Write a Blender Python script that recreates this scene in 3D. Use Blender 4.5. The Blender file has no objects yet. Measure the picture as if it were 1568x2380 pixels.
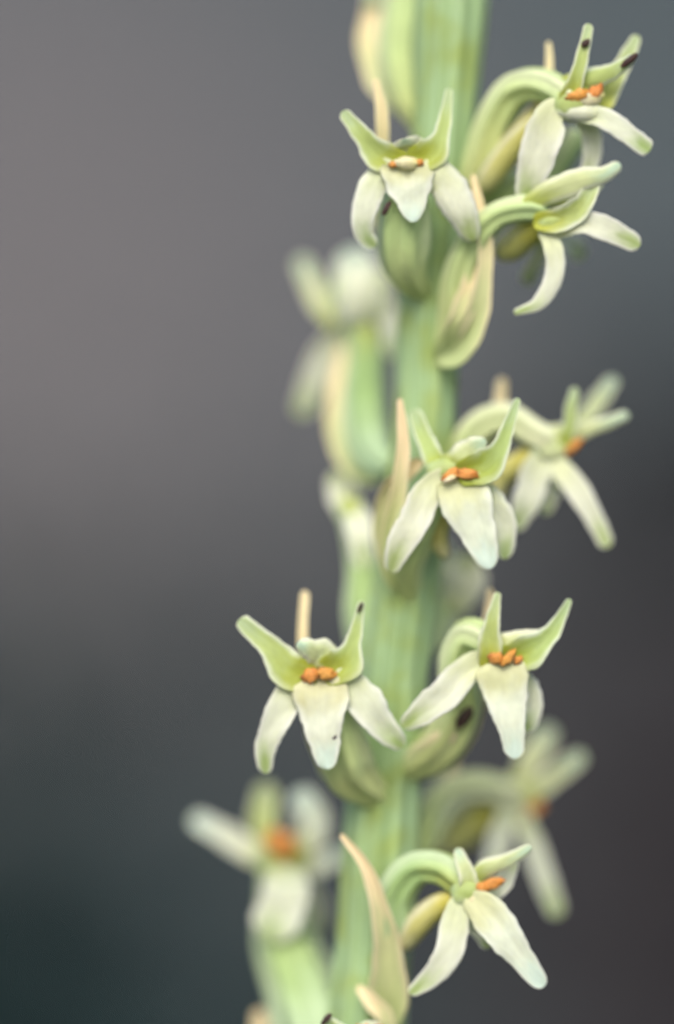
import bpy, bmesh, math, random
from mathutils import Vector, noise, Matrix
random.seed(7)
S = bpy.context.scene
C = S.collection
rad = math.radians

# ------------------------------------------------------------------ camera
K = 3.0e-5            # metres per layout unit (2380 units = image height = 71 mm)
D = 0.30              # camera to plane of sharp focus
CAMZ = 0.25
cam = bpy.data.cameras.new('camera'); cam_o = bpy.data.objects.new('camera', cam); C.objects.link(cam_o)
cam_o.location = (0, -D, CAMZ); cam_o.rotation_euler = (rad(90), 0, 0)
cam.sensor_fit = 'VERTICAL'; cam.sensor_height = 36; cam.lens = 36 * D / (2380 * K)
cam.clip_start = 0.01; cam.clip_end = 500
cam.dof.use_dof = True; cam.dof.focus_distance = D - 112 * K; cam.dof.aperture_fstop = 5.0
S.camera = cam_o
# ------------------------------------------------------------------ light
W = bpy.data.worlds.new('World'); S.world = W; W.use_nodes = True
nt = W.node_tree
sky = nt.nodes.new('ShaderNodeTexSky'); sky.sky_type = 'NISHITA'; sky.sun_disc = False
SUN_EL, SUN_AZ = 46, 188        # azimuth measured from +Y clockwise: behind the camera, to its left
sky.sun_elevation = rad(SUN_EL); sky.sun_rotation = rad(SUN_AZ)
sky.air_density = 1.0; sky.dust_density = 4.0; sky.ozone_density = 1.0
bg = nt.nodes['Background']; bg.inputs['Strength'].default_value = 0.125
nt.links.new(sky.outputs[0], bg.inputs['Color'])
sl = bpy.data.lights.new('sun', 'SUN'); so = bpy.data.objects.new('sun', sl); C.objects.link(so)
sl.energy = 1.0; sl.angle = rad(35); sl.color = (1.0, 0.97, 0.90)
az, el = rad(SUN_AZ), rad(SUN_EL)
tosun = Vector((math.sin(az) * math.cos(el), math.cos(az) * math.cos(el), math.sin(el)))
so.rotation_euler = tosun.to_track_quat('Z', 'Y').to_euler(); so.location = (0, -2, 3)
S.render.engine = 'CYCLES'
S.view_settings.view_transform = 'Standard'; S.view_settings.look = 'None'
S.view_settings.exposure = 0.85; S.view_settings.gamma = 1

# ------------------------------------------------------------------ node helpers
class NB:
    def __init__(s, name):
        s.m = bpy.data.materials.new(name); s.m.use_nodes = True
        s.t = s.m.node_tree; s.b = s.t.nodes['Principled BSDF']
    def n(s, kind, **kw):
        x = s.t.nodes.new(kind)
        for k, v in kw.items(): setattr(x, k, v)
        return x
    def put(s, sock, v):
        if hasattr(v, 'is_output'): s.t.links.new(v, sock)
        else: sock.default_value = v
    def math(s, op, a, b=0.0, c=0.0, clamp=False):
        x = s.n('ShaderNodeMath', operation=op, use_clamp=clamp)
        s.put(x.inputs[0], a); s.put(x.inputs[1], b); s.put(x.inputs[2], c)
        return x.outputs[0]
    def mix(s, f, a, b, blend='MIX'):
        x = s.n('ShaderNodeMix', data_type='RGBA', blend_type=blend)
        s.put(x.inputs[0], f)
        for i, v in ((6, a), (7, b)):
            s.put(x.inputs[i], v if hasattr(v, 'is_output') else (*v, 1))
        return x.outputs[2]
    def ss(s, v, lo, hi):
        x = s.n('ShaderNodeMapRange', interpolation_type='SMOOTHSTEP')
        s.put(x.inputs[0], v); x.inputs[1].default_value = lo; x.inputs[2].default_value = hi
        return x.outputs[0]
    def noise(s, vec, scale, detail=2, rough=.5):
        x = s.n('ShaderNodeTexNoise'); s.put(x.inputs['Vector'], vec)
        x.inputs['Scale'].default_value = scale; x.inputs['Detail'].default_value = detail
        x.inputs['Roughness'].default_value = rough
        return x.outputs[0]
    def scale(s, vec, sc):
        x = s.n('ShaderNodeMapping'); s.put(x.inputs[0], vec); x.inputs[3].default_value = sc
        return x.outputs[0]

def tissue(name, base, mid, tip, edge, ew=(.55, 1.0), streak=.25, tipr=(.6, .95), tipcore=.7, sss=.45, rough=.5,
           nst=16, var=.15, tr=.3, blotch=None):
    """plant tissue: colour runs base > mid > tip along the blade, pale margin across it, fine long streaks"""
    q = NB(name)
    uv = q.n('ShaderNodeTexCoord').outputs['UV']
    sep = q.n('ShaderNodeSeparateXYZ'); q.put(sep.inputs[0], uv)
    x, y = sep.outputs[0], sep.outputs[1]
    oi = q.n('ShaderNodeObjectInfo').outputs['Random']
    off = q.n('ShaderNodeCombineXYZ'); q.put(off.inputs[0], q.math('MULTIPLY', oi, 31.0)); q.put(off.inputs[1], q.math('MULTIPLY', oi, 17.0))
    va = q.n('ShaderNodeVectorMath', operation='ADD'); q.put(va.inputs[0], uv); q.put(va.inputs[1], off.outputs[0])
    v = va.outputs[0]
    n1 = q.noise(q.scale(v, (nst, 1.2, 1)), 1.0, 3)
    n2 = q.noise(q.scale(v, (3, 5, 1)), 1.0, 3)
    yy = q.math('ADD', y, q.math('MULTIPLY', q.math('SUBTRACT', n2, .5), .35))
    e = q.math('ABSOLUTE', q.math('SUBTRACT', q.math('MULTIPLY', x, 2.0), 1.0))
    ee = q.math('ADD', e, q.math('MULTIPLY', q.math('SUBTRACT', n2, .5), .3))
    col = q.mix(q.ss(yy, .12, .5), base, mid)
    core = q.math('SUBTRACT', 1.0, q.math('MULTIPLY', e, tipcore))
    col = q.mix(q.math('MULTIPLY', q.ss(yy, *tipr), core), col, tip)
    col = q.mix(q.math('MULTIPLY', q.ss(ee, *ew), q.ss(y, .08, .45)), col, edge)
    k = q.math('MULTIPLY', q.math('SUBTRACT', n1, .5), streak * 2)
    col = q.mix(q.math('ABSOLUTE', k), col, q.mix(q.math('GREATER_THAN', k, 0.0), [c * .55 for c in mid], edge))
    if blotch:
        col = q.mix(q.math('MULTIPLY', q.ss(q.noise(q.scale(v, (2.2, 22, 1)), 1.0, 3), .42, .68), .75), col, blotch)
    n3 = q.noise(q.scale(v, (7, 9, 1)), 1.0, 2)
    vv = q.math('ADD', 1 - var, q.math('MULTIPLY', n3, var * 2))
    hs = q.n('ShaderNodeHueSaturation'); q.put(hs.inputs['Color'], col)
    q.put(hs.inputs['Value'], vv); q.put(hs.inputs['Hue'], q.math('ADD', .49, q.math('MULTIPLY', oi, .02)))
    col = hs.outputs[0]
    b = q.b
    q.put(b.inputs['Base Color'], col)
    b.inputs['Roughness'].default_value = rough
    b.inputs['Specular IOR Level'].default_value = .35
    b.inputs['Subsurface Weight'].default_value = sss
    b.inputs['Subsurface Radius'].default_value = (1.0, .9, .45)
    b.inputs['Subsurface Scale'].default_value = 5.0e-4
    b.inputs['Sheen Weight'].default_value = .12
    bump = q.n('ShaderNodeBump'); bump.inputs['Strength'].default_value = .35; bump.inputs['Distance'].default_value = 6e-5
    h = q.math('ADD', n1, q.noise(q.scale(v, (40, 60, 1)), 1.0, 2))
    q.put(bump.inputs['Height'], h); q.put(b.inputs['Normal'], bump.outputs[0])
    if tr:
        tl = q.n('ShaderNodeBsdfTranslucent'); q.put(tl.inputs[0], col); q.put(tl.inputs[1], bump.outputs[0])
        ms = q.n('ShaderNodeMixShader'); ms.inputs[0].default_value = tr
        out = q.t.nodes['Material Output']
        q.put(ms.inputs[1], b.outputs[0]); q.put(ms.inputs[2], tl.outputs[0]); q.put(out.inputs[0], ms.outputs[0])
    return q.m

MAT = {
 'petal': tissue('petal_tissue', (.40, .46, .04), (.45, .56, .18), (.47, .60, .33), (.76, .82, .62), ew=(.5, 1.0), streak=.34, nst=24, sss=.15, tr=.26),
 'dorsal': tissue('dorsal_sepal_tissue', (.46, .53, .10), (.62, .68, .34), (.52, .70, .52), (.80, .82, .62), ew=(.4, 1.0), streak=.34, nst=24, sss=.15, tr=.26),
 'lateral': tissue('lateral_sepal_tissue', (.70, .76, .46), (.77, .81, .62), (.36, .50, .14), (.86, .88, .76), ew=(.55, 1.0), streak=.32, nst=24, sss=.15, tr=.26),
 'lip': tissue('lip_tissue', (.70, .71, .40), (.77, .82, .64), (.70, .85, .72), (.85, .88, .74), ew=(.6, 1.0), streak=.32, nst=24, tipcore=.1, sss=.15, tr=.26),
 'ovary': tissue('ovary_tissue', (.64, .72, .30), (.52, .66, .28), (.44, .60, .27), (.72, .80, .52), ew=(.3, 1.3), streak=.5, nst=20, sss=0, tr=.2, var=.22),
 'ovary_mint': tissue('ovary_mint_tissue', (.42, .58, .34), (.34, .50, .18), (.44, .50, .12), (.60, .72, .48), ew=(.3, 1.3), streak=.5, nst=20, sss=0, tr=.15, var=.2),
 'ovary_pale': tissue('ovary_pale_tissue', (.48, .58, .20), (.60, .66, .34), (.70, .72, .46), (.78, .80, .58), ew=(.3, 1.3), streak=.4, nst=20, sss=0, tr=.15, var=.15),
 'spur': tissue('spur_tissue', (.62, .58, .10), (.66, .65, .22), (.70, .70, .40), (.78, .77, .52), streak=.2, sss=0),
 'bract': tissue('bract_tissue', (.52, .63, .28), (.62, .67, .34), (.92, .79, .47), (.93, .84, .55), ew=(.5, 1.0), streak=.25, tipcore=0, sss=0, tr=.2, tipr=(.45, .85)),
 'stem': tissue('stem_tissue', (.30, .46, .21), (.30, .46, .21), (.30, .46, .21), (.56, .73, .56), ew=(.5, 3.0), streak=.7, nst=26, sss=0, tr=.08, var=.25, blotch=(.27, .36, .07)),  # edge tone: pale streaks, plus light painted onto both flanks
 'anther': tissue('anther_tissue', (.56, .21, .025), (.64, .27, .05), (.24, .06, .012), (.72, .38, .13), ew=(.4, 1.3), streak=.8, nst=7, sss=0, tr=.1, var=.4),
 'column': tissue('column_tissue', (.76, .68, .28), (.84, .78, .50), (.84, .80, .58), (.86, .82, .62), streak=.15, sss=0),
 'brown': tissue('withered_tissue', (.045, .018, .008), (.03, .012, .008), (.10, .03, .02), (.06, .025, .015), streak=.3, sss=0, tr=0),
}

def ground_mat():
    q = NB('earth_bank')
    p = q.n('ShaderNodeTexCoord').outputs['Object']
    sep = q.n('ShaderNodeSeparateXYZ'); q.put(sep.inputs[0], p)
    n1 = q.noise(p, 3.0, 4); n2 = q.noise(p, 14.0, 5, .6); n3 = q.noise(p, 90.0, 4, .6)
    dry = q.mix(n2, (.108, .102, .106), (.084, .083, .088))
    stone = q.mix(n2, (.030, .045, .050), (.045, .062, .069))
    shaded_soil = q.mix(n2, (.013, .012, .015), (.022, .020, .024))
    wob = q.math('MULTIPLY', q.math('SUBTRACT', n1, .5), .5)
    def patch(cx, cz, rx, rz, lo, hi):
        a = q.math('POWER', q.math('DIVIDE', q.math('SUBTRACT', sep.outputs[0], cx), rx), 2.0)
        b = q.math('POWER', q.math('DIVIDE', q.math('SUBTRACT', sep.outputs[2], cz), rz), 2.0)
        return q.ss(q.math('ADD', q.math('SQRT', q.math('ADD', a, b)), wob), hi, lo)
    # a scar of dry earth on the bank, grey gravelly soil round it, shade at lower right painted in as dark soil
    col = q.mix(patch(-.11, .315, .19, .20, .1, 1.2), stone, dry)
    col = q.mix(patch(.12, .11, .14, .17, .4, 1.3), col, shaded_soil)
    moss = q.mix(n2, (.008, .024, .027), (.014, .036, .040))
    col = q.mix(patch(-.11, .05, .16, .15, .3, 1.3), col, moss)
    col = q.mix(q.math('MULTIPLY', q.ss(n3, .45, .7), .3), col, (.07, .066, .062))
    q.put(q.b.inputs['Base Color'], col); q.b.inputs['Roughness'].default_value = .95
    bump = q.n('ShaderNodeBump'); bump.inputs['Strength'].default_value = .8; bump.inputs['Distance'].default_value = .02
    q.put(bump.inputs['Height'], q.math('ADD', n2, q.math('MULTIPLY', n3, .4))); q.put(q.b.inputs['Normal'], bump.outputs[0])
    return q.m
def leaf_mat(name, a, b_):
    q = NB(name)
    oi = q.n('ShaderNodeTexCoord').outputs['Object']
    q.put(q.b.inputs['Base Color'], q.mix(q.noise(oi, 25.0, 2), a, b_)); q.b.inputs['Roughness'].default_value = .7; q.b.inputs['Specular IOR Level'].default_value = .15
    return q.m

# ------------------------------------------------------------------ setting
def bank_h(x, y):
    def sm(a, b, t):
        t = max(0, min(1, (t - a) / (b - a))); return t * t * (3 - 2 * t)
    z = 0
    if y > .55: z = (y - .55) * 1.05 * sm(.55, .9, y) if y < 2.6 else 2.1525 + (y - 2.6) * .12
    a = sm(.2, .8, y)
    z += a * .06 * noise.noise(Vector((x * 1.7, y * 1.7, 3))) + (.004 + a * .02) * noise.noise(Vector((x * 7, y * 7, 9)))
    r = math.hypot(x, y)
    return z * 1.0 if r > .25 else z * sm(.03, .25, r)
def axis(n, span, power):
    return [span * math.copysign(abs(t) ** power, t) for t in [2 * i / n - 1 for i in range(n + 1)]]
xs = axis(120, 60, 3.2); ys = [y + .6 for y in axis(140, 60, 3.2)]
vs = [(x, y, bank_h(x, y)) for y in ys for x in xs]
nx = len(xs)
fs = [(j * nx + i, j * nx + i + 1, (j + 1) * nx + i + 1, (j + 1) * nx + i) for j in range(len(ys) - 1) for i in range(nx - 1)]
me = bpy.data.meshes.new('ground'); me.from_pydata(vs, [], fs); me.materials.append(ground_mat())
for p in me.polygons: p.use_smooth = True
ground = bpy.data.objects.new('ground', me); C.objects.link(ground); ground['kind'] = 'structure'

def cover(name, label, mat, n, place, size):
    V, F = [], []
    for _ in range(n):
        x, y = place(); z = bank_h(x, y)
        a = random.uniform(0, 6.28); t = random.uniform(.35, 1.1); L = size * random.uniform(.6, 1.4); w = L * .28
        d = Vector((math.cos(a) * math.cos(t), math.sin(a) * math.cos(t), math.sin(t)))
        s = Vector((-math.sin(a), math.cos(a), 0)) * w
        o = Vector((x, y, z - .003)); k = len(V)
        up = Vector((0, 0, L * .12))
        V += [o, o + d * L * .45 + s + up, o + d * L - up * 1.5, o + d * L * .45 - s + up, o + d * L * .45 - up * .2]
        F += [(k, k + 1, k + 4), (k + 1, k + 2, k + 4), (k + 2, k + 3, k + 4), (k + 3, k, k + 4)]
    m = bpy.data.meshes.new(name); m.from_pydata(V, [], F); m.materials.append(mat)
    o = bpy.data.objects.new(name, m); C.objects.link(o)
    o['kind'] = 'stuff'; o['label'] = label; o['category'] = 'ground cover'
    return o
def pl_left():
    while True:
        x = random.gauss(-.11, .06); y = random.uniform(.5, .86)
        if x < .02 and random.random() < 1 - max(0, y - .65) * 5: return x, y
def pl_right():
    while True:
        x = random.gauss(.13, .06); y = random.uniform(.5, .84)
        if x > .0: return x, y
cover('herb_cover', 'dark green low herbs blurred at the foot of the earth bank', leaf_mat('herb_leaf', (.009, .046, .048), (.018, .068, .072)), 5200, pl_left, .022)
cover('leaf_litter', 'dark purplish brown leaf litter blurred on the shaded earth bank', leaf_mat('litter_leaf', (.012, .010, .014), (.023, .020, .025)), 1300, pl_right, .022)

# ------------------------------------------------------------------ the orchid
BASE = Vector(((846 - 784) * K - .010, .0075, 0.0))
root = bpy.data.objects.new('orchid_spike', None); C.objects.link(root); root.location = BASE
root.empty_display_size = .01
root['label'] = 'flowering orchid spike with small pale green and cream blossoms around a ridged green stem'
root['category'] = 'orchid'

def P(u, v, d):
    """layout units on the plane of focus (u right, v down, d towards the lens) to metres, relative to the plant base"""
    k = (D - d * K) / D
    return Vector(((u - 784) * K * k, -d * K, CAMZ + (1190 - v) * K * k)) - BASE
VIEW = Vector((0, -1, 0))

def cr(pts, t):
    """Catmull-Rom through rows of numbers"""
    n = len(pts) - 1
    f = min(max(t, 0), 1) * n; i = min(int(f), n - 1); f -= i
    def g(k):
        if k < 0: return [2 * a - b for a, b in zip(pts[0], pts[1])]
        if k > n: return [2 * a - b for a, b in zip(pts[n], pts[n - 1])]
        return pts[k]
    a, b, c, d = g(i - 1), g(i), g(i + 1), g(i + 2)
    return [.5 * (2 * q + (r - p) * f + (2 * p - 5 * q + 4 * r - s) * f * f + (3 * q - p - 3 * r + s) * f ** 3)
            for p, q, r, s in zip(a, b, c, d)]

def link(name, V, F, UV, mat, parent):
    me = bpy.data.meshes.new(name); me.from_pydata(V, [], F)
    l = me.uv_layers.new(name='UVMap').data
    for p in me.polygons:
        p.use_smooth = True
        us = [UV[me.loops[i].vertex_index] for i in p.loop_indices]
        for i, w in zip(p.loop_indices, us): l[i].uv = w
    me.materials.append(MAT[mat])
    o = bpy.data.objects.new(name, me); C.objects.link(o); o.parent = parent
    return o

def blade(name, mat, pts, parent, cup=.08, th=4.5, roll=0, N=34, tip=.5, rib=.05, wob=.16, basecap=.12):
    """petal-like blade: pts rows (u, v, d, width); lens-shaped section with cupped margins and a midrib groove"""
    H = 9
    sd = random.uniform(0, 50)
    rows = [cr(pts, i / N) for i in range(N + 1)]
    ctr = [P(*r[:3]) for r in rows]
    lens = [0]
    for i in range(N): lens.append(lens[-1] + (ctr[i + 1] - ctr[i]).length)
    L = lens[-1]
    # even resampling by arc length, denser at the tip
    V, UV, F = [], [], []
    secs = []
    for i in range(N + 1):
        s = i / N; s = 1 - (1 - s) ** 1.35
        t = s * L; k = max(j for j in range(N + 1) if lens[j] <= t + 1e-12); k = min(k, N - 1)
        f = (t - lens[k]) / max(lens[k + 1] - lens[k], 1e-9)
        secs.append((cr(pts, (k + f) / N), s))
    ring = None
    wl = pts[-1][3] * K * tip * 1.0
    wb = pts[0][3] * K * basecap
    for i, (r, s) in enumerate(secs):
        c = P(*r[:3])
        a = P(*secs[max(i - 1, 0)][0][:3]); b = P(*secs[min(i + 1, N)][0][:3])
        tg = (b - a).normalized()
        nv = VIEW - tg * VIEW.dot(tg)
        nv = nv.normalized() if nv.length > .05 else Vector((0, 0, 1))
        nv = Matrix.Rotation(rad(roll), 3, tg) @ nv
        sv = tg.cross(nv)
        w = max(r[3], 4) * K * .46
        rem = (1 - s) * L
        cap = 1.0
        if rem < wl: cap = math.sqrt(max(0.0, 1 - ((wl - rem) / wl) ** 2))
        if s * L < wb: cap = min(cap, .6 + .4 * math.sqrt(max(0, 1 - ((wb - s * L) / wb) ** 2)))
        w *= max(cap, .03)
        tk = th * K * .5 * max(.25, cap) * (1 - .4 * s)
        w1 = w * (1 + wob * (noise.noise(Vector((s * 5, sd, 0))) + .6 * noise.noise(Vector((s * 14, sd, 4))))); w2 = w * (1 + wob * (noise.noise(Vector((s * 5, sd, 9))) + .6 * noise.noise(Vector((s * 14, sd, 15)))))
        r1 = []
        for side in (1, -1):
            for j in range(H):
                q = -1 + 2 * j / (H - 1) if side == 1 else 1 - 2 * j / (H - 1)
                q2 = math.sin(q * math.pi / 2)
                if side == -1 and j in (0, H - 1): continue
                ww = w1 if q2 < 0 else w2
                z = cup * w * (q2 * q2 - .4) * 2 - rib * w * math.exp(-(q2 / .22) ** 2) * 2
                z += w * .20 * noise.noise(Vector((s * 3.2, q2 * 1.3, sd)))
                z += side * tk * math.sqrt(max(0, 1 - q2 * q2))
                r1.append(len(V)); V.append(c + sv * (q2 * ww) + nv * z); UV.append(((q2 + 1) / 2, s))
        if ring:
            n = len(r1)
            for j in range(n): F.append((ring[j], ring[(j + 1) % n], r1[(j + 1) % n], r1[j]))
        else: F.append(tuple(reversed(r1)))
        ring = r1
    F.append(tuple(ring))
    return link(name, V, F, UV, mat, parent)

def tube(name, mat, pts, parent, N=40, M=18, ridges=0, amp=0, cap=True, flat=1.0):
    sd = random.uniform(0, 50)
    V, UV, F = [], [], []
    rows = [cr(pts, i / N) for i in range(N + 1)]
    ring = None
    ref = Vector((1, 0, 0))
    for i, r in enumerate(rows):
        c = P(*r[:3]); a = P(*rows[max(i - 1, 0)][:3]); b = P(*rows[min(i + 1, N)][:3])
        tg = (b - a).normalized()
        ref = (ref - tg * ref.dot(tg)).normalized(); bi = tg.cross(ref)
        rr = max(r[3], 1) * K
        if cap: rr *= math.sqrt(max(.02, 1 - (max(0, 1 - (N - i) / 3) ** 2)))
        r1 = []
        for j in range(M):
            an = 2 * math.pi * j / M
            q = rr * (1 + amp * math.cos(ridges * an + i * .02) + .06 * noise.noise(Vector((math.cos(an) * 1.5, math.sin(an) * 1.5, i * .12 + sd))))
            r1.append(len(V)); V.append(c + ref * math.cos(an) * q + bi * math.sin(an) * q * flat)
            UV.append((1 - abs(1 - 2 * j / M), i / N))
        if ring:
            for j in range(M): F.append((ring[j], ring[(j + 1) % M], r1[(j + 1) % M], r1[j]))
        else: F.append(tuple(reversed(r1)))
        ring = r1
    F.append(tuple(ring))
    return link(name, V, F, UV, mat, parent)

def blob(name, mat, c, r, parent, rot=0, lump=.28, freq=1.8):
    """small lumpy body; c layout point, r half sizes (u, v, d), rot in the picture plane in degrees"""
    V, UV, F = [], [], []
    n, m = 12, 16
    sd = random.uniform(0, 50); ca, sa = math.cos(rad(rot)), math.sin(rad(rot))
    for i in range(n + 1):
        th = math.pi * i / n
        for j in range(m):
            ph = 2 * math.pi * j / m
            q = Vector((math.cos(th), math.sin(th) * math.cos(ph), math.sin(th) * math.sin(ph)))
            s = 1 + lump * noise.noise(q * freq + Vector((sd, 0, 0)))
            x, y, z = q.x * r[0] * s, q.y * r[1] * s, q.z * r[2] * s
            V.append(P(c[0] + x * ca - y * sa, c[1] + x * sa + y * ca, c[2] + z)); UV.append((j / m, i / n))
    for i in range(n):
        for j in range(m): F.append((i * m + j, i * m + (j + 1) % m, (i + 1) * m + (j + 1) % m, (i + 1) * m + j))
    return link(name, V, F, UV, mat, parent)

AX = -235
tube('stem', 'stem', [(1078, -320, AX, 88), (1050, 0, AX, 84), (1030, 300, AX, 70), (998, 700, AX, 70), (985, 1000, AX, 72), (945, 1350, AX, 76),
      (922, 1550, AX, 76), (905, 1700, AX, 80), (888, 1900, AX, 84), (868, 2200, AX, 86), (852, 2400, AX, 92), (838, 2700, AX, 96)],
     root, N=150, M=60, ridges=10, amp=.06, cap=False)
# lower, unseen length of the same stem down to the soil
st = root.children[0]
def lower_stem():
    a = P(838, 2700, AX); rows = []
    V, UV, F = [], [], []; ring = None; M = 48; N = 40
    b = Vector((0, 0, -.012))
    for i in range(N + 1):
        t = i / N; t0 = P(845, 2560, AX)
        c = a.lerp(b, t) + Vector((-.002 * math.sin(t * math.pi), 0, 0)); r = 96 * K * (1 + .25 * t) if i else 95.5 * K
        r1 = []
        for j in range(M):
            an = 2 * math.pi * j / M; r1.append(len(V))
            q = r * (1 + .035 * math.cos(11 * an))
            V.append(c + Vector((math.cos(an) * q, math.sin(an) * q, 0))); UV.append((1 - abs(1 - 2 * j / M), t))
        if ring:
            for j in range(M): F.append((ring[j], ring[(j + 1) % M], r1[(j + 1) % M], r1[j]))
        ring = r1
    link('lower_stem', V, F, UV, 'stem', root)
lower_stem()

def flower(label, ovary, items, mat='ovary'):
    f = tube('flower', mat, ovary, root, ridges=6, amp=.13, N=36, M=36)
    f['label'] = label
    for it in items:
        kind, pts = it[0], it[1]; kw = it[2] if len(it) > 2 else {}
        if kind == 'anther': blob('anther', 'anther', pts[0], (pts[1][0] * .95, pts[1][1] * .85, pts[1][2] * .75), f, lump=.5, freq=2.3, **kw)
        elif kind == 'column': blob('column', 'column', pts[0], pts[1], f, **kw)
        elif kind == 'throat': blob('throat', kw.pop('mat', 'petal'), pts[0], pts[1], f, **kw)
        elif kind == 'spot': blob('brown_spot', 'brown', pts[0], pts[1], f, **kw)
        elif kind == 'spur': tube('spur', 'spur', pts, f, N=24, M=14, **kw)
        else:
            nm = {'petal': 'petal', 'dorsal': 'dorsal_sepal', 'lateral': 'lateral_sepal', 'lip': 'lip'}[kind]
            blade(nm, kw.pop('mat', kind), pts, f, **kw)
    return f
def bract(pts, **kw): return blade('bract', 'bract', pts, root, **kw)

# --- blossom facing the lens near the top
flower('front facing blossom near the top of the spike, its cream lateral sepals curling in',
  [(985, 690, -180, 16), (945, 630, -110, 44), (938, 560, -80, 58), (942, 470, -50, 50), (950, 400, -52, 34), (948, 368, -42, 28)], [
  ('throat', [(948, 372, -14), (76, 34, 22)], dict(lump=.1)),
  ('dorsal', [(948, 385, -12, 80), (945, 345, 5, 92), (940, 322, 38, 66)], dict(cup=-.25, tip=.7)),
  ('petal', [(945, 380, 10, 62), (888, 366, 16, 84), (848, 322, 15, 52), (797, 258, 10, 32)], dict(cup=.1)),
  ('petal', [(950, 378, 10, 62), (1000, 358, 16, 84), (1028, 310, 12, 44), (1046, 205, -10, 18)], dict(cup=.1)),
  ('column', [(945, 378, 22), (30, 15, 14)], {}),
  ('anther', [(913, 382, 24), (10, 9, 8)], {}), ('anther', [(976, 378, 24), (10, 10, 8)], {}),
  ('lateral', [(922, 386, 10, 70), (870, 430, 10, 76), (845, 500, 10, 62), (848, 545, 0, 50), (874, 574, -14, 38)], dict(cup=-.08)),
  ('lateral', [(980, 384, 10, 74), (1035, 424, 10, 94), (1072, 490, 6, 86), (1102, 562, -18, 40)], dict(cup=-.2)),
  ('lip', [(948, 378, 14, 138), (950, 418, 20, 136), (957, 465, 22, 80), (962, 516, 22, 46)], dict(cup=.03, tip=.6)),
  ('spot', [(899, 484, 14), (19, 7, 5)], dict(rot=-62)),
])
bract([(985, 665, -150, 20), (935, 625, -112, 60), (900, 560, -125, 54), (888, 470, -130, 45), (890, 330, -75, 34), (888, 260, -55, 32), (874, 182, -45, 18)], cup=.2)
bract([(1000, 690, -170, 20), (975, 640, -120, 36), (966, 580, -88, 30), (962, 540, -80, 18)], cup=.2)

# --- upper right blossom, seen in three quarter view
flower('upper right blossom with a brown withered sepal tip and bright orange anthers',
  [(1075, 470, -215, 18), (1112, 400, -190, 38), (1148, 290, -160, 42), (1195, 212, -120, 40), (1255, 196, -70, 36), (1310, 220, -20, 34), (1335, 245, 5, 28)], [
  ('spur', [(1310, 240, -30, 16), (1250, 285, -70, 26), (1190, 345, -110, 30), (1140, 410, -140, 28), (1112, 450, -160, 16)], {}),
  ('throat', [(1330, 240, -2), (48, 44, 28)], dict(rot=-20, lump=.1, mat='petal')),
  ('throat', [(1345, 258, 2), (58, 26, 24)], dict(rot=5, lump=.1, mat='lateral')),
  ('dorsal', [(1290, 205, -30, 40), (1350, 188, -5, 62), (1420, 168, 15, 46), (1478, 130, 25, 20)], dict(mat='petal', cup=-.2)),
  ('petal', [(1310, 250, 10, 40), (1332, 205, 22, 46), (1352, 140, 25, 34), (1370, 55, 15, 25)], dict(cup=.1)),
  ('petal', [(1385, 275, -10, 36), (1418, 215, -30, 50), (1448, 150, -48, 42), (1483, 82, -60, 30)], dict(cup=.1)),
  ('anther', [(1345, 222, 22), (28, 17, 12)], dict(rot=-18)), ('anther', [(1385, 215, 20), (22, 16, 12)], dict(rot=-50)),
  ('column', [(1370, 228, 14), (34, 18, 12)], dict(rot=-15)),
  ('lateral', [(1310, 235, 5, 36), (1278, 270, 12, 78), (1258, 340, 8, 100), (1232, 420, -10, 74), (1222, 470, -30, 46)], dict(cup=.04)),
  ('lateral', [(1340, 262, 0, 50), (1400, 272, 18, 52), (1455, 308, 22, 52), (1512, 350, 15, 46)], dict(cup=.03, tip=.25)),
  ('lip', [(1350, 265, -30, 40), (1375, 310, -50, 54), (1375, 370, -62, 46), (1350, 425, -72, 30)], dict(mat='lateral')),
  ('spot', [(1464, 140, 30), (24, 8, 7)], dict(rot=-38)), ('spot', [(1362, 100, 30), (12, 8, 5)], dict(rot=-40)),
])
bract([(1090, 470, -200, 20), (1150, 380, -150, 50), (1220, 290, -110, 46), (1268, 220, -105, 26), (1277, 150, -105, 19), (1275, 96, -105, 13)], cup=.2)
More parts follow.
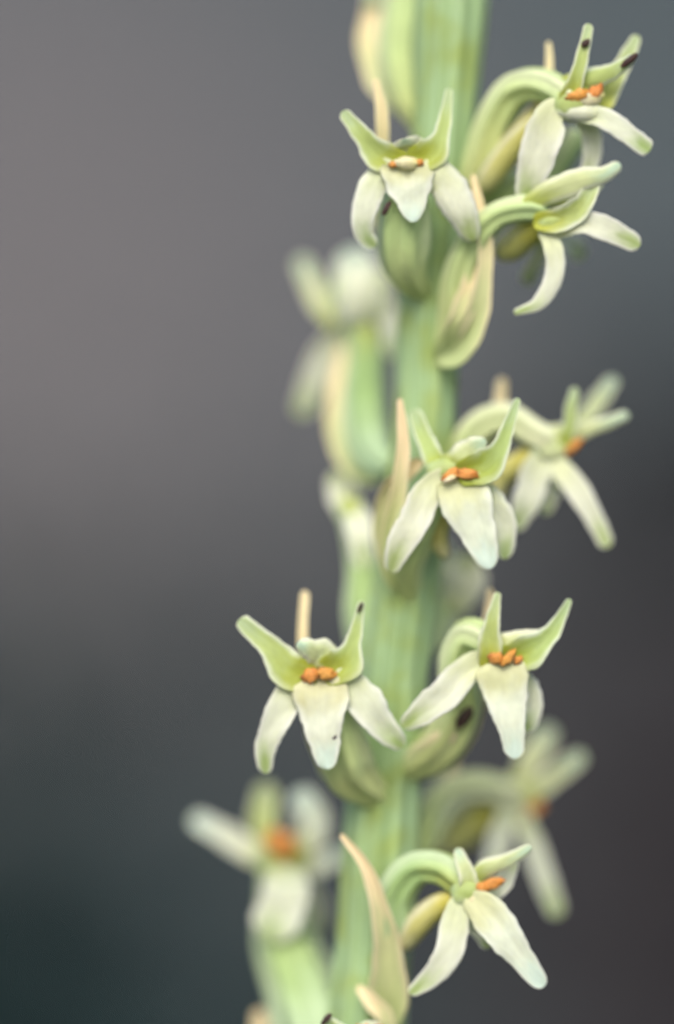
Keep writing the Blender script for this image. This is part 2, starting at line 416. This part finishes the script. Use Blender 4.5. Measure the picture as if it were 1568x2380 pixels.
# --- side blossom below it
bract([(1012, 835, -160, 40), (1062, 812, -110, 74), (1104, 745, -80, 66), (1126, 650, -62, 44), (1128, 560, -50, 36), (1115, 480, -50, 30), (1099, 405, -55, 13)], cup=.3)
bract([(1018, 815, -165, 24), (1060, 760, -95, 50), (1088, 680, -75, 50), (1108, 600, -70, 24)], cup=.15)
flower('side view blossom on the right with a bluish green neck and a lip curled back',
  [(1030, 815, -170, 20), (1058, 730, -135, 36), (1072, 640, -110, 40), (1105, 555, -80, 36), (1160, 500, -50, 30), (1230, 484, -28, 30), (1275, 496, -28, 26)], [
  ('throat', [(1290, 512, -14), (46, 28, 22)], dict(rot=-15, lump=.1, mat='petal')),
  ('dorsal', [(1200, 492, -20, 34), (1275, 448, 8, 62), (1350, 418, 22, 64), (1405, 405, 18, 44), (1443, 380, 10, 30)], dict(cup=-.2)),
  ('petal', [(1240, 515, -4, 40), (1300, 512, 12, 64), (1352, 478, 22, 58), (1385, 420, 12, 26)], dict(cup=.2)),
  ('petal', [(1250, 470, -30, 36), (1310, 455, -40, 50), (1370, 440, -45, 40), (1400, 420, -50, 20)], {}),
  ('lateral', [(1280, 545, -10, 36), (1345, 518, 10, 60), (1410, 532, 16, 60), (1488, 572, 8, 46)], dict(cup=.03)),
  ('lip', [(1262, 530, -10, 40), (1288, 580, 5, 54), (1290, 640, 5, 48), (1255, 702, 0, 36), (1195, 728, -8, 16)], dict(mat='lateral', cup=-.1)),
  ('lateral', [(1275, 550, -90, 30), (1250, 600, -180, 44), (1222, 660, -260, 36)], {}),
  ('lateral', [(1290, 545, -90, 36), (1330, 570, -240, 60), (1355, 600, -300, 44)], {}),
  ('spur', [(1270, 520, -40, 22), (1225, 545, -90, 32), (1190, 572, -130, 34), (1150, 590, -150, 22)], {}),
])
# stray parts of a blossom standing behind, between the two
flower('blurred blossom hidden behind the upper right blossoms',
  [(1030, 470, -290, 20), (1110, 455, -260, 36), (1180, 440, -230, 36), (1270, 410, -200, 30), (1330, 340, -190, 24), (1345, 300, -190, 20)], [
  ('lateral', [(1340, 300, -190, 30), (1310, 350, -190, 40), (1295, 420, -190, 34)], {})])
bract([(1060, 500, -280, 30), (1092, 430, -290, 44), (1103, 350, -300, 34), (1108, 290, -300, 20)])

# --- out of focus blossom behind the stem, left
flower('strongly blurred white blossom behind the stem with a long green ovary',
  [(905, 1095, -300, 24), (862, 1040, -360, 50), (848, 940, -420, 50), (850, 830, -480, 44), (845, 740, -520, 40)], [
  ('throat', [(838, 695, -490), (74, 78, 40)], dict(mat='lateral')),
  ('petal', [(795, 760, -560, 40), (752, 710, -610, 58), (722, 655, -640, 54), (698, 598, -650, 44)], dict(mat='dorsal')),
  ('dorsal', [(835, 720, -540, 70), (826, 640, -545, 118), (820, 575, -550, 104)], dict(mat='lip')),
  ('lip', [(835, 650, -480, 80), (842, 690, -470, 120), (845, 740, -470, 90)], dict(mat='lateral')),
  ('lateral', [(815, 740, -540, 40), (765, 810, -580, 66), (733, 880, -600, 66), (697, 965, -620, 54)], {}),
  ('lateral', [(870, 690, -500, 50), (905, 740, -470, 56), (915, 830, -450, 40)], {})], mat='ovary_mint')
bract([(930, 1080, -300, 30), (850, 1098, -360, 62), (795, 1030, -430, 60), (782, 920, -480, 48), (800, 800, -520, 30)], cup=.3)

# --- centre right blossom
flower('crisp blossom at mid height with a pointed upright petal and orange anthers',
  [(960, 1400, -190, 18), (945, 1310, -120, 40), (975, 1220, -80, 48), (1012, 1150, -62, 42), (1055, 1092, -44, 28)], [
  ('throat', [(1065, 1094, -14), (74, 36, 22)], dict(lump=.1)),
  ('dorsal', [(1040, 1090, -12, 60), (1085, 1056, 10, 74), (1130, 1022, 20, 40)], dict(cup=-.25)),
  ('petal', [(1040, 1105, -6, 36), (1012, 1070, -18, 56), (988, 1020, -40, 46), (962, 952, -60, 36)], {}),
  ('petal', [(1062, 1105, 12, 62), (1128, 1082, 22, 92), (1162, 1045, 24, 54), (1182, 990, 20, 34), (1205, 925, 12, 16)], dict(cup=.15)),
  ('anther', [(1050, 1103, 20), (26, 15, 11)], dict(rot=-28)), ('anther', [(1088, 1102, 22), (26, 15, 11)], dict(rot=5)),
  ('column', [(1047, 1113, 27), (17, 7, 7)], dict(rot=-30)),
  ('lateral', [(1045, 1105, 0, 56), (1000, 1140, 6, 74), (960, 1215, 12, 82), (925, 1280, 2, 64), (908, 1330, -14, 34)], dict(cup=.04)),
  ('lateral', [(1095, 1125, -14, 40), (1140, 1165, -10, 70), (1172, 1225, -18, 64), (1174, 1300, -34, 34)], dict(cup=.04)),
  ('lip', [(1064, 1104, 14, 112), (1080, 1158, 20, 138), (1110, 1235, 24, 100), (1142, 1322, 18, 42)], dict(cup=.03)),
  ('spur', [(1050, 1130, -40, 24), (1030, 1190, -70, 26), (1020, 1250, -90, 24), (1040, 1300, -100, 14)], {}),
])
bract([(955, 1390, -185, 20), (915, 1330, -115, 56), (912, 1230, -85, 54), (930, 1120, -52, 38), (938, 1030, -35, 32), (930, 925, -25, 15)], cup=.3)
bract([(930, 1360, -190, 24), (893, 1280, -150, 44), (893, 1160, -110, 48), (960, 1085, -60, 40), (985, 1075, -50, 24)], cup=.2, roll=20)

# --- right blossom, slightly out of focus
flower('softly blurred blossom right of the stem with petals reaching out sideways',
  [(1035, 1180, -250, 20), (1068, 1080, -230, 36), (1110, 1000, -215, 36), (1175, 972, -205, 34), (1235, 1005, -195, 32), (1290, 1035, -190, 30)], [
  ('throat', [(1285, 1040, -192), (50, 36, 26)], dict(rot=-10, mat='dorsal')),
  ('dorsal', [(1225, 1010, -205, 36), (1310, 1008, -190, 52), (1390, 990, -185, 38), (1462, 962, -180, 26)], dict(cup=-.2)),
  ('petal', [(1300, 1050, -180, 36), (1322, 1000, -165, 36), (1328, 950, -160, 30), (1337, 900, -160, 24)], {}),
  ('petal', [(1325, 1020, -250, 36), (1365, 965, -300, 46), (1395, 925, -330, 44), (1432, 878, -350, 32)], dict(mat='dorsal')),
  ('anther', [(1333, 1038, -175), (26, 13, 10)], dict(rot=-38)),
  ('column', [(1310, 1046, -182), (22, 15, 10)], {}),
  ('lateral', [(1275, 1040, -185, 40), (1250, 1090, -175, 76), (1226, 1165, -175, 74), (1193, 1232, -185, 40)], dict(cup=.04)),
  ('lateral', [(1275, 1060, -185, 50), (1325, 1115, -165, 60), (1375, 1190, -160, 52), (1415, 1272, -165, 42)], dict(cup=.03)),
  ('lip', [(1275, 1070, -215, 50), (1280, 1130, -220, 60), (1268, 1195, -225, 30)], dict(mat='lateral')),
  ('spur', [(1250, 1050, -215, 24), (1200, 1080, -225, 30), (1165, 1110, -235, 28), (1150, 1170, -240, 14)], {}),
], mat='ovary_pale')
bract([(1040, 1200, -260, 24), (1090, 1080, -260, 44), (1145, 1010, -260, 36), (1160, 950, -260, 34), (1168, 878, -265, 24)])

# --- left blossom in sharp focus
flower('sharp blossom on the left side with splayed petals and two orange anthers',
  [(900, 1860, -190, 22), (820, 1800, -130, 58), (795, 1745, -95, 62), (775, 1660, -60, 50), (757, 1595, -48, 36), (745, 1555, -42, 28)], [
  ('throat', [(744, 1556, -14), (86, 38, 22)], dict(lump=.1)),
  ('dorsal', [(770, 1560, -6, 70), (748, 1528, 14, 92), (722, 1510, 28, 60), (690, 1496, 34, 34)], dict(cup=-.25)),
  ('petal', [(740, 1570, 12, 66), (676, 1556, 18, 98), (624, 1500, 14, 56), (556, 1440, 6, 40)], dict(cup=.08, tip=.3)),
  ('petal', [(748, 1566, 12, 66), (800, 1542, 18, 96), (822, 1490, 12, 42), (842, 1396, 0, 16)], dict(cup=.1)),
  ('anther', [(722, 1570, 24), (24, 19, 12)], dict(rot=-20)), ('anther', [(758, 1566, 24), (24, 18, 12)], dict(rot=10)),
  ('lateral', [(722, 1570, 9, 64), (676, 1615, 9, 80), (640, 1680, 14, 78), (618, 1740, 4, 54), (618, 1798, -12, 34)], dict(cup=.04)),
  ('lateral', [(775, 1570, 9, 64), (825, 1605, 9, 94), (868, 1660, 10, 88), (910, 1710, -4, 62), (938, 1738, -20, 34)], dict(cup=.04)),
  ('lip', [(746, 1570, 14, 120), (746, 1620, 20, 134), (752, 1695, 24, 94), (763, 1788, 18, 46)], dict(cup=.03, tip=.4)),
  ('spot', [(778, 1714, 24), (8, 4, 3)], dict(rot=-50)), ('spot', [(838, 1412, 8), (13, 4, 4)], dict(rot=-65)),
  ('spur', [(740, 1600, -40, 22), (738, 1680, -70, 26), (760, 1760, -90, 30), (800, 1800, -96, 26), (840, 1770, -90, 14)], {}),
])
bract([(900, 1880, -200, 24), (820, 1815, -160, 70), (745, 1740, -140, 50), (715, 1600, -120, 36), (704, 1480, -110, 27), (709, 1372, -110, 22)], cup=.25)

# --- right blossom in sharp focus
flower('sharp blossom on the right with a long lip, facing slightly away from the stem',
  [(940, 1790, -200, 26), (1020, 1735, -150, 50), (1070, 1650, -120, 46), (1060, 1545, -90, 40), (1085, 1480, -60, 38), (1128, 1492, -44, 36), (1165, 1525, -42, 28)], [
  ('throat', [(1172, 1526, -14), (66, 38, 22)], dict(lump=.1)),
  ('dorsal', [(1135, 1520, -14, 56), (1185, 1495, 8, 62), (1240, 1482, 14, 42), (1272, 1472, 10, 22)], dict(cup=-.25)),
  ('petal', [(1140, 1560, 4, 40), (1138, 1500, 18, 62), (1146, 1440, 18, 38), (1158, 1376, 10, 18)], dict(cup=.1)),
  ('petal', [(1160, 1540, 10, 62), (1222, 1518, 18, 90), (1272, 1482, 18, 52), (1300, 1442, 12, 32), (1326, 1392, 6, 14)], dict(cup=.12)),
  ('anther', [(1155, 1530, 24), (20, 16, 11)], dict(rot=5)), ('anther', [(1182, 1530, 26), (25, 13, 10)], dict(rot=-48)), ('anther', [(1206, 1534, 22), (13, 10, 9)], dict(rot=-50)),
  ('lateral', [(1140, 1530, 0, 56), (1085, 1560, 6, 76), (1030, 1618, 14, 84), (975, 1660, 6, 68), (936, 1690, -10, 34)], dict(cup=.04)),
  ('lateral', [(1190, 1560, -20, 40), (1222, 1600, -22, 70), (1236, 1650, -28, 56), (1222, 1700, -38, 34)], dict(cup=.03)),
  ('lip', [(1162, 1538, 14, 114), (1172, 1594, 20, 126), (1187, 1680, 24, 76), (1198, 1764, 18, 42)], dict(cup=.03)),
  ('spot', [(1080, 1668, -66), (30, 13, 9)], dict(rot=-55)),
])
bract([(945, 1810, -200, 24), (1020, 1765, -175, 70), (1085, 1700, -165, 54), (1115, 1610, -160, 36), (1130, 1480, -130, 26), (1141, 1366, -110, 18)], cup=.2)
bract([(920, 1820, -190, 24), (960, 1770, -150, 60), (1010, 1735, -105, 66), (1060, 1700, -85, 24)], cup=-.2)

# --- blurred blossom low on the right
flower('blurred blossom low on the right, arched away behind the sharp ones',
  [(930, 2040, -300, 26), (985, 1930, -360, 40), (1030, 1855, -400, 40), (1100, 1830, -430, 38), (1180, 1845, -460, 34), (1215, 1870, -470, 28)], [
  ('throat', [(1200, 1858, -470), (54, 38, 28)], dict(mat='dorsal', rot=-15)),
  ('dorsal', [(1150, 1850, -480, 40), (1230, 1840, -490, 58), (1300, 1795, -500, 50), (1358, 1752, -500, 44)], {}),
  ('petal', [(1190, 1850, -500, 40), (1225, 1780, -540, 64), (1255, 1730, -560, 66), (1285, 1690, -570, 50)], dict(mat='dorsal')),
  ('anther', [(1240, 1884, -450), (32, 17, 10)], dict(rot=-38)),
  ('lateral', [(1185, 1860, -450, 40), (1168, 1930, -430, 60), (1150, 2000, -420, 56), (1130, 2050, -420, 34)], {}),
  ('lateral', [(1200, 1870, -450, 50), (1238, 1960, -440, 62), (1270, 2050, -440, 58), (1298, 2130, -440, 46)], {}),
  ('spur', [(1190, 1870, -490, 30), (1110, 1905, -500, 46), (1050, 1945, -500, 46), (990, 1985, -480, 24)], {})], mat='ovary_pale')
bract([(930, 2080, -310, 30), (990, 1960, -420, 50), (1030, 1870, -470, 40), (1045, 1810, -480, 36), (1048, 1752, -480, 28)])

# --- lowest right blossom
flower('lowest right blossom with a mint green arched neck and an orange anther seen edge on',
  [(880, 2270, -200, 24), (918, 2170, -130, 42), (922, 2080, -100, 42), (965, 2020, -75, 38), (1030, 2020, -50, 36), (1085, 2065, -25, 32)], [
  ('throat', [(1092, 2080, -12), (44, 38, 26)], dict(rot=10, mat='petal')),
  ('dorsal', [(1085, 2060, -20, 40), (1130, 2020, 0, 50), (1180, 2000, 10, 40), (1236, 1968, 14, 22)], dict(cup=-.2)),
  ('petal', [(1090, 2085, -6, 40), (1090, 2045, 6, 46), (1078, 2010, 4, 36), (1062, 1972, -10, 24)], dict(mat='dorsal')),
  ('petal', [(1120, 2090, -20, 40), (1165, 2060, -34, 46), (1188, 2020, -40, 34), (1200, 1990, -44, 18)], dict(mat='lateral')),
  ('anther', [(1142, 2056, 4), (34, 16, 12)], dict(rot=-22)), ('anther', [(1122, 2064, 8), (16, 16, 10)], dict(rot=0)),
  ('column', [(1110, 2092, -2), (30, 22, 16)], dict(rot=-10)),
  ('lateral', [(1075, 2080, -4, 40), (1062, 2130, 10, 70), (1040, 2220, 14, 78), (1005, 2270, 8, 60), (952, 2310, -4, 26)], dict(cup=.04)),
  ('lateral', [(1090, 2100, -25, 36), (1115, 2150, -30, 60), (1135, 2205, -36, 30)], {}),
  ('lip', [(1085, 2085, 8, 50), (1140, 2130, 26, 100), (1200, 2210, 30, 74), (1265, 2294, 20, 40)], dict(cup=.03)),
  ('spur', [(1075, 2085, -40, 22), (1020, 2105, -60, 28), (970, 2150, -80, 30), (935, 2210, -110, 18)], {}),
], mat='ovary_mint')
bract([(872, 2420, -190, 40), (905, 2320, -120, 100), (900, 2200, -80, 74), (880, 2100, -55, 46), (848, 2010, -40, 32), (792, 1938, -30, 15)], cup=.3)
bract([(870, 2480, -150, 30), (900, 2380, -110, 44), (862, 2325, -100, 40), (832, 2292, -110, 18)], cup=.2)

# --- blurred blossom low on the left
flower('strongly blurred blossom low on the left with a large orange anther and green ovary',
  [(800, 2560, -260, 34), (735, 2400, -330, 84), (700, 2290, -420, 80), (662, 2180, -480, 66), (655, 2080, -520, 50), (652, 2000, -540, 44)], [
  ('throat', [(655, 2000, -545), (62, 48, 30)], dict(mat='petal')),
  ('petal', [(640, 2010, -550, 40), (580, 1975, -560, 66), (520, 1938, -570, 60), (445, 1900, -580, 48)], dict(mat='lip')),
  ('petal', [(625, 1990, -570, 60), (612, 1910, -580, 70), (622, 1820, -590, 60)], {}),
  ('dorsal', [(660, 1980, -560, 60), (715, 1950, -550, 84), (728, 1895, -550, 80), (690, 1838, -560, 66)], dict(mat='lip')),
  ('anther', [(640, 1958, -500), (22, 36, 14)], {}), ('anther', [(668, 1968, -500), (22, 36, 14)], {}),
  ('lateral', [(665, 2020, -540, 40), (715, 2020, -540, 52), (760, 2002, -545, 50), (808, 1975, -550, 40)], dict(mat='lip')),
  ('lip', [(665, 2015, -480, 70), (668, 2070, -400, 124), (645, 2130, -380, 132), (622, 2190, -385, 84)], dict(mat='lateral')),
  ('lateral', [(680, 2040, -560, 50), (722, 2090, -590, 70), (735, 2170, -610, 50)], {})], mat='ovary_mint')
# --- lowest blossom just rising into the frame, and its bracts
flower('lowest blossom, only its orange anthers rising into view beside a brown speck',
  [(850, 2640, -180, 30), (850, 2560, -110, 50), (845, 2470, -60, 44), (850, 2420, -30, 40)], [
  ('throat', [(850, 2420, -20), (70, 38, 24)], {}),
  ('petal', [(830, 2450, -10, 44), (795, 2415, 0, 70), (752, 2366, 0, 28)], {}),
  ('dorsal', [(860, 2420, -20, 60), (850, 2400, 0, 84), (838, 2378, 10, 50)], dict(cup=-.25)),
  ('anther', [(845, 2392, 20), (24, 14, 11)], {}), ('anther', [(882, 2393, 20), (22, 14, 11)], {}),
  ('lip', [(850, 2430, 10, 90), (850, 2480, 26, 120), (852, 2600, 20, 50)], {}),
  ('spot', [(760, 2368, 16), (18, 7, 5)], dict(rot=-50))])
bract([(790, 2600, -300, 40), (660, 2520, -420, 60), (612, 2430, -450, 46), (604, 2345, -450, 36)])

# --- top left: bud behind the stem with its bract
flower('green ovary with pale rim behind the top of the stem',
  [(985, 300, -290, 20), (945, 220, -310, 40), (930, 120, -330, 50), (945, 0, -350, 48), (960, -110, -370, 40)], [
  ('dorsal', [(955, -90, -370, 50), (950, -160, -360, 70), (940, -230, -350, 40)], {}),
  ('lateral', [(930, -90, -370, 40), (880, -40, -400, 60), (862, 20, -420, 50)], {})])
bract([(990, 310, -300, 20), (938, 250, -320, 50), (880, 190, -370, 56), (858, 100, -410, 60), (866, 20, -430, 50), (872, -60, -440, 30)], cup=.25)
# --- mid left: narrow bud pressed to the back of the stem
flower('pale ovary pressed along the left flank of the stem',
  [(890, 1650, -290, 20), (858, 1540, -300, 34), (846, 1430, -310, 44), (845, 1330, -335, 36), (830, 1230, -370, 32), (805, 1150, -410, 30)], [
  ('lateral', [(822, 1220, -400, 50), (800, 1155, -420, 80), (782, 1095, -430, 60)], {}),
  ('lateral', [(810, 1160, -400, 36), (834, 1220, -325, 78), (850, 1320, -300, 54)], {})], mat='ovary_mint')
# --- mid right, far side of the stem
flower('far blossom peeping out behind the right edge of the stem',
  [(960, 1560, -300, 20), (1000, 1480, -360, 34), (1020, 1420, -420, 34), (1050, 1370, -480, 30)], [
  ('lip', [(1045, 1420, -400, 60), (1078, 1355, -370, 112), (1086, 1285, -370, 84)], dict(mat='lateral')),
  ('lateral', [(1065, 1370, -450, 50), (1052, 1430, -450, 74), (1028, 1505, -460, 44)], {}),
  ('petal', [(1040, 1380, -500, 40), (1030, 1320, -530, 50), (1035, 1260, -550, 36)], dict(mat='dorsal'))])
